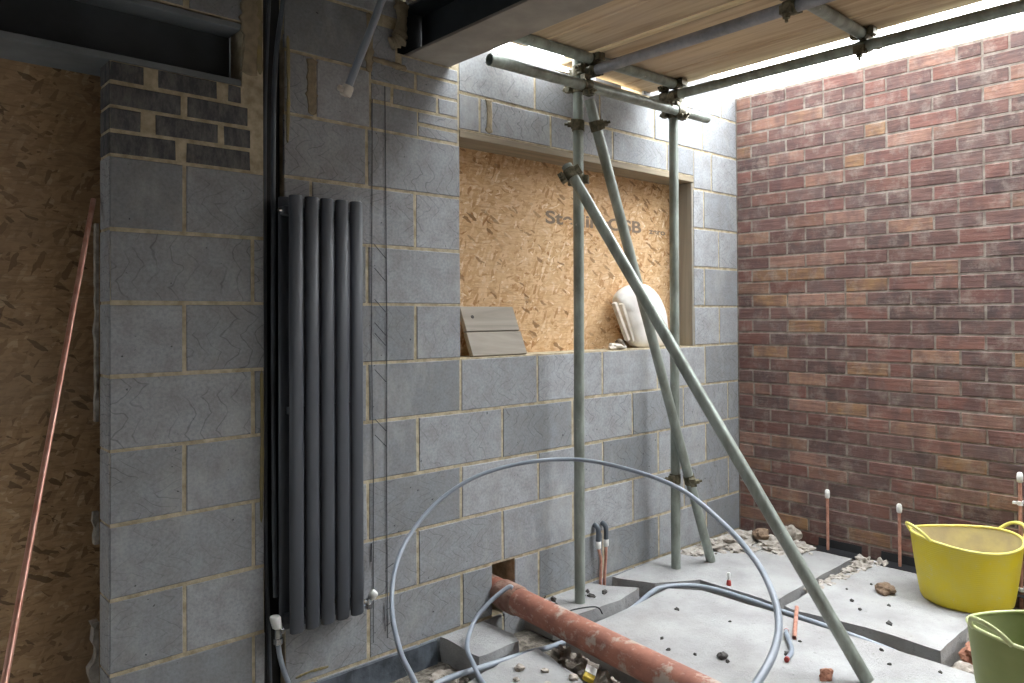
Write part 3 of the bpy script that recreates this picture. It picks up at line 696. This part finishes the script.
scaf(b0, b1, 'raking brace leaning out from the window standard to the front of the slab')
c1 = Vector((-.662, -.231, .003)); c0 = Vector((-1.566, -.2065, 2.285))
scaf(c0, c1, 'sloping brace parallel to the wall from the window standard to the far slab')

def coupler(c1, a1, c2, a2, label, r=TR):
    c1, c2 = Vector(c1), Vector(c2); t = thing('scaffold_coupler', label, 'scaffold coupler', tuple((c1+c2)/2), 'scaffold couplers')
    o = (c1+c2)/2; gap = (c2-c1).normalized()
    for c, a, sgn in ((c1, a1, -1), (c2, a2, 1)):
        a = Vector(a).normalized(); m = basis(c-o, a, gap*sgn)
        bm = B(); seg = 22; prof = [(r+.0008, -.024), (r+.0045, -.024), (r+.0045, .024), (r+.0008, .024)]
        rings = [[bm.verts.new(m @ Vector((rr*math.cos(2*PI*k/seg), rr*math.sin(2*PI*k/seg), z))) for k in range(seg)] for rr, z in prof]
        for A, Bq in zip(rings, rings[1:]+rings[:1]):
            for k in range(seg): bm.faces.new((A[k], A[(k+1) % seg], Bq[(k+1) % seg], Bq[k]))
        # hinge ears
        top = abs(gap.z) > .8 and sgn > 0; e0, e1 = (-.013, .02) if top else (.002, .034); q0, q1 = (-.02, .021) if top else (-.012, .05)
        box(bm, e0, e1, r+.003, r+.027, -.021, .021, 0, m); box(bm, -.013, .013, -(r+.023), -(r+.003), -.019, .019, 0, m)
        obj('band', bm, M['coupler'], t)
        bm = B(); m2 = m @ Matrix.Translation((0 if top else .014, r+.013, 0)) @ Matrix.Rotation(PI/2, 4, 'Y')
        tube(bm, [m2 @ Vector((0, 0, q0)), m2 @ Vector((0, 0, q1))], .006, 10)
        tube(bm, [m2 @ Vector((0, 0, min(.018, q1-.012))), m2 @ Vector((0, 0, min(.036, q1-.001)))], .0135, 6); tube(bm, [m2 @ Vector((0, 0, -.012)), m2 @ Vector((0, 0, -.006))], .010, 10)
        autosmooth(obj('bolt', bm, M['coupler'], t))
X_, Y_, Z_ = (1, 0, 0), (0, 1, 0), (0, 0, 1)
coupler(P1+Vector((.0115, 0, LZ)), Z_, (P1.x, yl, LZ), X_, 'coupler joining the window standard to the ledger tube')
coupler(P2+Vector((.0115, 0, LZ)), Z_, (P2.x, yl, LZ+.006), X_, 'coupler joining the right-hand standard to the ledger tube')
coupler(P1+Vector((.0115, 0, 2.42)), Z_, (-1.5345, P1.y, 2.42), Y_, 'coupler at the head of the window standard on the middle overhead tube')
coupler(P2+Vector((.0115, 0, 2.42)), Z_, (-.935, P2.y, 2.42), Y_, 'coupler at the head of the right-hand standard on the edge tube')
coupler((-1.533, -.205, 2.42), Y_, (-1.533, -.205, 2.474), X_, 'coupler between the middle overhead tube and the transom above the window')
coupler((-.933, -.229, 2.42), Y_, (-.933, -.229, 2.474), X_, 'coupler between the edge tube and the transom above the window')
coupler((-1.53, -1.163, 2.42), Y_, (-1.53, -1.163, 2.474), X_, 'coupler between the middle overhead tube and the farther forward transom')
coupler((-.912, -1.157, 2.42), Y_, (-.912, -1.157, 2.474), X_, 'coupler between the edge tube and the forward transom, bolt hanging against the sky')
pb = b0.lerp(b1, .02); coupler(P1+Vector((.0095, 0, pb.z)), Z_, pb, b1-b0, 'coupler holding the top of the raking brace to the window standard')
pc = c0.lerp(c1, .05); coupler(P1+Vector((.011, 0, pc.z)), Z_, pc, c1-c0, 'coupler holding the top of the sloping brace to the window standard')
k = (.46-c0.z)/(c1.z-c0.z); pc = c0.lerp(c1, k); coupler(P2+Vector((0, 0, .46)), Z_, pc, c1-c0, 'low coupler clamping the sloping brace to the right-hand standard')

# boards
def board(x0, x1, y0, y1, label):
    bm = B(); box(bm, x0, x1, y1, y0, 2.4988, 2.537); bevel(bm, .003, 1)
    tag(obj('scaffold_board', bm, M['board']), label, 'scaffold board', 'scaffold boards overhead')
board(-2.05, -1.822, -.06, -4.98, 'weathered scaffold board overhead next to the steel beam')
board(-1.815, -1.568, -.12, -4.98, 'weathered scaffold board overhead left of the pale lit-edge strip')
board(-1.53, -1.302, .01, -4.98, 'weathered scaffold board overhead right of the pale lit-edge strip')
board(-1.298, -1.068, .02, -4.98, 'weathered scaffold board overhead, second from the open edge')
board(-1.060, -.842, .03, -4.98, 'weathered scaffold board overhead at the open edge beside the sky')
bm = B(); box(bm, -1.564, -1.534, -4.98, -.2, 2.492, 2.545); bevel(bm, .002, 1)  # added strip, its pale colour paints the lit side of a board
tag(obj('lit_edge_strip', bm, M['lit_edge']), 'pale thin strip standing in for a lit board side between the overhead boards', 'lit_edge')

# ------------------------------------------------------------------ tubs
def tub(label, loc, rt, rb, h, ang, mo, mi_, mr, dip=.012):
    t = thing('rubber_tub', label, 'tub', loc); seg = 64
    def ringpts(r, z, e=1.0): return [(r*math.cos(2*PI*k/seg), r*math.sin(2*PI*k/seg), z + e*dip*math.cos(2*(2*PI*k/seg-ang))) for k in range(seg)]
    def skin(bm, rings, cap0=False, cap1=False):
        V = [[bm.verts.new(p) for p in r] for r in rings]
        for a, b in zip(V, V[1:]):
            for k in range(seg): bm.faces.new((a[k], a[(k+1) % seg], b[(k+1) % seg], b[k]))
        if cap0: bm.faces.new(list(reversed(V[0])))
        if cap1: bm.faces.new(V[-1])
    prof = lambda f: rb + (rt-rb)*(f**.85)
    bm = B(); skin(bm, [ringpts(rb-.02, 0.0, 0), ringpts(rb-.006, .004, 0)] + [ringpts(prof(f), .016+(h-.016)*f, f*f) for f in (0, .15, .35, .6, .8, .95, 1)], True)
    autosmooth(obj('shell', bm, mo, t, recalc=True), 60)
    bm = B(); skin(bm, [ringpts(prof(f)-.005, .016+(h-.016)*f, f*f) for f in (1, .95, .8, .6, .35, .15, .02)], False, True)
    autosmooth(obj('lining', bm, mi_, t, recalc=True), 60)
    bm = B(); pts = [Vector(p) for p in ringpts(rt-.002, h, 1)]
    rr = .0062; V = []
    for k, p in enumerate(pts):
        n = Vector((p.x, p.y, 0)).normalized(); V.append([bm.verts.new(p + n*rr*math.cos(q) + Vector((0, 0, rr*math.sin(q)))) for q in [2*PI*j/8 for j in range(8)]])
    for k in range(seg):
        a, b = V[k], V[(k+1) % seg]
        for j in range(8): bm.faces.new((a[j], a[(j+1) % 8], b[(j+1) % 8], b[j]))
    obj('rim', bm, mr, t, smooth=True)
    for s in (0, PI):
        bm = B(); path = []
        for i in range(17):
            u = -1+2*i/16; a = ang+s+u*.40
            lift = (1-abs(u)**2.4)
            r = rt-.002 + .030*lift; path.append((r*math.cos(a), r*math.sin(a), h+dip*math.cos(2*(a-ang)) + .048*lift - .004))
        tube(bm, path, .0085, 10, sq=.75); obj('handle', bm, mr, t, smooth=True)
    return t
ra = math.atan2(-.67, .742)
tub('big yellow rubber builders tub standing on the slab by the brick wall', (-.285, -1.325, .0), .224, .185, .288, ra, M['yellow'], M['yellow_in'], M['yellow_rim'])
tub('olive green rubber builders tub at the front edge, cut by the frame', (-1.305, -1.835, .0), .185, .15, .30, ra+.25, M['green'], M['green_in'], M['green_rim'])

# ------------------------------------------------------------------ things on the window sill
t = thing('plank_panel', 'grey panel of weathered planks leaning on the sill at the left of the window', 'panel', (-1.905, .03, 1.1255))
mt = Matrix.Rotation(math.radians(-24), 4, 'X')
for z0, z1, x0, x1 in ((0.0, .112, -.163, .158), (.117, .236, -.160, .155)):
    bm = B(); box(bm, x0, x1, -.012, .012, z0, z1); bevel(bm, .002, 1)
    for v in bm.verts: v.co = mt @ v.co
    obj('plank', bm, M['plank'], t)
for x in (-.12, .11):
    bm = B(); box(bm, x-.02, x+.02, .0125, .03, .03, .21)
    for v in bm.verts: v.co = mt @ v.co
    obj('cross_batten', bm, M['plank'], t)
bm = B(); tube(bm, [mt @ Vector((-.105, -.0138, .185)), mt @ Vector((-.105, -.012, .185))], .008, 12); obj('nail_hole', bm, M['dark_crumb'], t)
# plump white sack
bm = B(); out = [(-1.0, 1.325), (-1.045, 1.385), (-.985, 1.447), (-.86, 1.476), (-.735, 1.44), (-.65, 1.355), (-.613, 1.245), (-.62, 1.135), (-.75, 1.1275), (-.87, 1.1275), (-.925, 1.155), (-.965, 1.24)]
C_ = Vector((-.83, 0, 1.29)); P = smoothpath([(x, 0, z) for x, z in out+out[:1]], 5)[:-1]
layers = [(.012, .86), (.004, .96), (.03, 1.0), (.062, 1.0), (.092, .96), (.105, .84), (.112, .55), (.113, .25)]
layers = [(.113, .3), (.112, .6), (.102, .86), (.085, .97), (.06, 1.0), (.036, .985), (.020, .93), (.010, .80), (.006, .5), (.005, .2)]
rings = []
for y, k in layers:
    rg = []
    for p in P:
        q = C_ + (p-C_)*k; w = .012*noise.noise(q*17) + .016*noise.noise(q*7+Vector((4, 0, 0))) + .008*abs(noise.noise(Vector((q.x*30+q.z*12, 0, q.z*9))))
        rg.append(bm.verts.new((q.x, y*.92+.034+w*(1 if y < .05 else .3)*.5, max(1.1262, q.z))))
    rings.append(rg)
for a, b in zip(rings, rings[1:]):
    for i in range(len(a)): bm.faces.new((a[i], a[(i+1) % len(a)], b[(i+1) % len(a)], b[i]))
bm.faces.new(rings[0]); bm.faces.new(rings[-1])
tag(obj('white_sack', bm, M['sack'], smooth=True), 'plump white sack leaning on the window board behind the braces', 'sack')
for i, (xb, xt, y, lab) in enumerate(((-1.035, -1.14, .055, 'outer cream strip leaning against the white sack on the sill'), (-.995, -1.085, .055, 'inner cream strip between outer strip and white sack'))):
    bm = B(); zb, zt = (1.172, 1.366) if i == 0 else (1.166, 1.362)
    d = Vector((xt-xb, 0, zt-zb)); n = Vector((d.z, 0, -d.x)).normalized()*.0095
    A = [Vector((xb, 0, zb))-n, Vector((xb, 0, zb))+n, Vector((xt, 0, zt))+n, Vector((xt, 0, zt))-n]
    f = [bm.verts.new((p.x, y-.052, p.z)) for p in A]; k = [bm.verts.new((p.x, y-.027, p.z)) for p in A]
    bm.faces.new(f); bm.faces.new(list(reversed(k)))
    for q in range(4): bm.faces.new((f[q], k[q], k[(q+1) % 4], f[(q+1) % 4]))
    bevel(bm, .002, 1); tag(obj('cream_strip', bm, M['cream']), lab, 'board strip', 'strips beside the sack')
bm = B(); lump(bm, (-1.085, .05, 1.139), (.058, .035, .017), 3, 3, .5); tag(obj('crumpled_paper', bm, M['sack']), 'small crumpled white paper on the sill left of the sack', 'paper')
bm = B(); lump(bm, (-1.045, .06, 1.163), (.018, .02, .016), 8, 2, .5); lump(bm, (-1.04, .06, 1.143), (.03, .03, .022), 9, 2, .5); tag(obj('mortar_lump', bm, M['stone']), 'small mortar lump under the foot of the cream strips on the sill', 'rubble')

# ------------------------------------------------------------------ rubble
def rock(name, c, s, mat, label, cat, seed, group=None, sub=3, amp=.45):
    bm = B(); lump(bm, c, s, seed, sub, amp); return tag(obj(name, bm, M[mat]), label, cat, group)
rock('rubble_stone', (-.455, -1.036, .016), (.052, .04, .026), 'brown_stone', 'lone grey-brown stone on the slab left of the yellow tub', 'stone', 3)
rock('rubble_stone', (-.16, -.235, .045), (.055, .04, .032), 'brown_stone', 'brown stone on the debris in the corner by the brick wall', 'stone', 5)
rock('rubble_stone', (-.06, -.36, .05), (.035, .06, .05), 'stone', 'grey mortar chunk propped on the brick wall behind the raking brace', 'stone', 6)
rock('rubble_stone', (-1.475, -1.24, .014), (.03, .022, .022), 'clay_chip', 'terracotta chip on the slab at the foot of the raking brace', 'stone', 7)
rock('rubble_stone', (-.80, -1.53, -.02), (.075, .055, .045), 'clay_chip', 'pinkish broken brick in the hole beside the green tub', 'stone', 8)
rock('rubble_stone', (-.70, -1.50, -.01), (.06, .04, .05), 'sack', 'white crumpled plastic wedged behind the green tub', 'plastic scrap', 9)
rock('rubble_stone', (-.93, -1.51, -.055), (.05, .04, .03), 'stone', 'grey rubble lump in the hole at the corner of the tub slab', 'stone', 10)
# mortar debris heaped in the corner and along the walls: uncountable, one object each
def heap(poly_pts, label, seed, z=.0, name='mortar_debris', mat='debris'):
    bm = B(); rr = random.Random(seed)
    for (x, y, r, h) in poly_pts:
        lump(bm, (x, y, z), (r, r*.8, h), rr.random()*50, 4, .7, freq=2.3)
    for i in range(150):
        x, y, r, h = rr.choice(poly_pts); a = rr.random()*6.28; q = r*(.3+rr.random()*1.0); s = .004+.009*rr.random()**2
        px, py = min(x+q*math.cos(a), -.03), min(y+q*math.sin(a), -.03)
        lump(bm, (px, py, z+h*.45*max(0, 1-q/r)+.003), s, rr.random()*90, 1, .5)
    return tag(obj(name, bm, M[mat], smooth=False), label, 'debris', None, 'stuff')
heap([(-.60, -.09, .07, .02), (-.46, -.10, .09, .03), (-.32, -.12, .10, .035), (-.18, -.14, .11, .04), (-.14, -.3, .1, .035), (-.13, -.43, .09, .035), (-.36, -.22, .09, .018), (-.22, -.38, .1, .02)], 'heap of pale mortar debris in the corner between block and brick walls', 4)
heap([(-.09, -.78, .05, .035), (-.18, -.80, .06, .028), (-.28, -.80, .05, .024), (-.40, -.80, .05, .018), (-.06, -.86, .04, .03), (-.52, -.795, .05, .016), (-.63, -.79, .045, .014)], 'ridge of broken mortar along the edge between the two right slabs', 5, -.012)
heap([(-2.0, -.44, .05, .05), (-2.02, -.55, .06, .05), (-2.05, -.68, .06, .05), (-2.08, -.82, .065, .05), (-2.10, -1.0, .065, .05), (-2.12, -1.3, .07, .05), (-2.12, -1.7, .07, .05)], 'grey rubble filling the channel under the clay pipe', 6, -.045, mat='stone')
heap([(-2.36, -.17, .07, .03), (-2.5, -.2, .08, .03), (-2.7, -.2, .09, .03), (-2.42, -.30, .06, .02)], 'sandy rubble on the bottom of the trench by the wall', 7, -.1, mat='stone')
heap([(-.84, -1.64, .08, .04), (-.6, -1.64, .1, .04), (-.45, -1.55, .08, .04), (-.95, -1.72, .07, .04)], 'mixed rubble in the hole beyond the tub slab', 8, -.1, mat='stone')
cr = [(-1.634, -.64), (-1.341, -.503), (-1.286, -.733), (-1.659, -.813), (-1.256, -1.029), (-1.62, -.93), (-1.70, -.72), (-1.40, -1.05), (-1.2, -1.35), (-1.13, -1.5), (-1.45, -1.6), (-1.1, -1.28)]
base = None
for i, (x, y) in enumerate(cr):
    if base is None:
        bm = B(); lump(bm, (0, 0, .004), (.011, .008, .007), 3, 2, .5); base = obj('rubble_crumb', bm, M['dark_crumb']); o = base
    else: o = base.copy(); COL.objects.link(o)
    o.location = (x, y, 0); o.rotation_euler.z = R.random()*6; k = .5+.7*R.random(); o.scale = (k, k, k)
    tag(o, 'tiny dark crumb lying on the large pale slab right of the clay pipe', 'crumb', 'crumbs on the large slab')
rock('rubble_stone', (-1.603, -.90, .009), (.02, .016, .014), 'dark_crumb', 'dark pebble on the large slab between clay pipe and hose loop', 'stone', 12)
for i, (x, y, s) in enumerate([(-2.234, -.448, .02), (-2.177, -.522, .014), (-2.142, -.63, .018), (-2.24, -.6, .013), (-2.3, -.5, .012), (-2.35, -.75, .02), (-2.28, -.9, .018), (-2.4, -.62, .014), (-2.26, -.75, .022)]):
    bm = B(); lump(bm, (x, y, s*.4), s, 60+i, 2, .5)
    tag(obj('rubble_crumb', bm, M['stone']), 'small grey lump of rubble on the slab left of the clay pipe', 'crumb', 'lumps on the left slab')
for i, (x, y) in enumerate([(-.614, -1.117), (-.754, -1.049), (-.68, -.98), (-.4, -.95), (-.82, -1.2), (-.55, -.9)]):
    o = base.copy(); COL.objects.link(o); o.location = (x, y, 0); o.rotation_euler.z = R.random()*6; k = .6+.7*R.random(); o.scale = (k, k, k)
    tag(o, 'tiny dark crumb lying on the slab in front of the yellow tub', 'crumb', 'crumbs on the tub slab')
for i, (x, y) in enumerate([(-1.52, -.1), (-1.47, -.09), (-1.5, -.14), (-1.7, -.1), (-1.66, -.05), (-1.42, -.15)]):
    o = base.copy(); COL.objects.link(o); o.location = (x, y, 0); o.rotation_euler.z = R.random()*6; k = .8+.9*R.random(); o.scale = (k*1.4, k, k)
    tag(o, 'dark crumb on the small slab around the foot of the window standard', 'crumb', 'crumbs on the small slab')
# yellow scraps among the rubble
for x, y, z, lab, s in ((-2.095, -.665, .012, 'yellow and white scrap of packaging in the rubble left of the clay pipe', .028), (-2.085, -.86, .012, 'small yellow tape scrap beside the clay pipe at the frame edge', .018)):
    t = thing('packaging_scrap', lab, 'scrap', (x, y, z))
    bm = B(); box(bm, -s, s, -s*.7, s*.7, -.010, .012); bevel(bm, .003, 1); mt = Matrix.Rotation(.5, 4, 'X') @ Matrix.Rotation(.6, 4, 'Z')
    for v in bm.verts: v.co = mt @ v.co
    obj('carton', bm, M['tape'], t)
    bm = B(); box(bm, -s*.2, s*1.02, -s*.72, s*.72, .0125, .0145)
    for v in bm.verts: v.co = mt @ v.co
    obj('white_flap', bm, M['sack'], t)
# pipe offcuts on the slabs
def offcut(pts, r, mat, label, ends=None):
    t = thing('pipe_offcut', label, 'pipe offcut', tuple(pts[0])); o = Vector(pts[0])
    P = [p-o for p in smoothpath(pts, 6)]
    bm = B(); tube(bm, P, r, 12, True); autosmooth(obj('pipe', bm, M[mat], t))
    if ends:
        for a, b in ((P[0], P[1]), (P[-1], P[-2])):
            d = (a-b).normalized(); bm = B(); tube(bm, [a-d*.004, a+d*.006], r*1.08, 12); autosmooth(obj('end_cap', bm, M[ends], t))
offcut([(-1.225, -.955, .012), (-1.262, -.975, .018), (-1.315, -1.015, .018), (-1.38, -1.06, .012), (-1.455, -1.08, .010)], .009, 'pipe_grey', 'short bent grey pipe offcut with red ends on the large slab', 'red')
offcut([(-1.255, -1.005, .0095), (-1.1, -.93, .0095), (-.95, -.858, .0095)], .0085, 'copper_dull', 'copper pipe offcut lying across the channel behind the raking brace')
offcut([(-1.845, -.683, .0085), (-1.81, -.682, .0085), (-1.78, -.695, .0085)], .008, 'pipe_grey', 'tiny grey pipe offcut on the large slab beside the clay pipe')
t = thing('pipe_plug', 'small red plug with pale tail standing on the far slab', 'plug', (-.905, -.49, 0))
bm = B(); lathe(bm, [(.011, 0), (.012, .004), (.010, .022), (.006, .026)], 14); autosmooth(obj('plug', bm, M['red'], t))
bm = B(); lathe(bm, [(.004, .026), (.005, .03), (.008, .058), (.007, .06)], 12); autosmooth(obj('tail', bm, M['white'], t))
# wire on small slab
pipe('wire', [(-1.78, -.2, .004), (-1.7, -.21, .012), (-1.62, -.25, .016), (-1.59, -.266, .006), (-1.575, -.272, -.02)], .003, M['black'], 'thin black wire curling over the edge of the small slab', 'wire')
pipe('wire', [(-1.845, -.05, .10), (-1.80, -.06, .03), (-1.75, -.05, .006), (-1.69, -.03, .02)], .003, M['black'], 'thin black wire lying at the wall foot right of the clay pipe', 'wire')

# ------------------------------------------------------------------ light and camera
SKY_DIR = (.8, .35, .65); SKY_LO = .31; SKY_HI = 2.15
w = bpy.data.worlds.new('overcast_sky'); S.world = w; w.use_nodes = True
nt = w.node_tree; nt.nodes.clear()
bg = nt.nodes.new('ShaderNodeBackground'); wo = nt.nodes.new('ShaderNodeOutputWorld')
bg.inputs[0].default_value = (.93, .97, 1.0, 1); bg.inputs[1].default_value = 1.0
nt.links.new(bg.outputs[0], wo.inputs[0])
# overcast sky, brighter where the sun stands behind the cloud, beyond the brick wall
tc = nt.nodes.new('ShaderNodeTexCoord'); dt = nt.nodes.new('ShaderNodeVectorMath'); dt.operation = 'DOT_PRODUCT'
dt.inputs[1].default_value = Vector(SKY_DIR).normalized(); nt.links.new(tc.outputs['Generated'], dt.inputs[0])
mr = nt.nodes.new('ShaderNodeMapRange'); mr.inputs['From Min'].default_value = -.1; mr.inputs['From Max'].default_value = 1
mr.inputs['To Min'].default_value = SKY_LO; mr.inputs['To Max'].default_value = SKY_HI; mr.interpolation_type = 'SMOOTHSTEP'
nt.links.new(dt.outputs['Value'], mr.inputs['Value']); nt.links.new(mr.outputs[0], bg.inputs[1])

cam = bpy.data.cameras.new('camera'); co = bpy.data.objects.new('camera', cam); COL.objects.link(co); S.camera = co
yaw, pit, rol = .7343, .0119, -.0058
r = Vector((math.cos(yaw), -math.sin(yaw), 0)); fw = Vector((math.sin(yaw), math.cos(yaw), 0)); u = Vector((0, 0, 1))
f2 = fw*math.cos(pit)+u*math.sin(pit); u2 = u*math.cos(pit)-fw*math.sin(pit)
r3 = r*math.cos(rol)+u2*math.sin(rol); u3 = u2*math.cos(rol)-r*math.sin(rol)
mw = Matrix((r3, u3, -f2)).transposed().to_4x4(); mw.translation = Vector((-4.1293, -2.5157, 1.3042)); co.matrix_world = mw
cam.sensor_width = 36; cam.lens = 36*758.1/1024; cam.shift_y = (306.48-341.5)/1024; cam.clip_start = .05
vs = S.view_settings; vs.view_transform = 'Standard'; vs.look = 'None'; vs.gamma = 1; vs.use_curve_mapping = False; vs.exposure = 3.9
S.cycles.max_bounces = 12; S.cycles.diffuse_bounces = 8
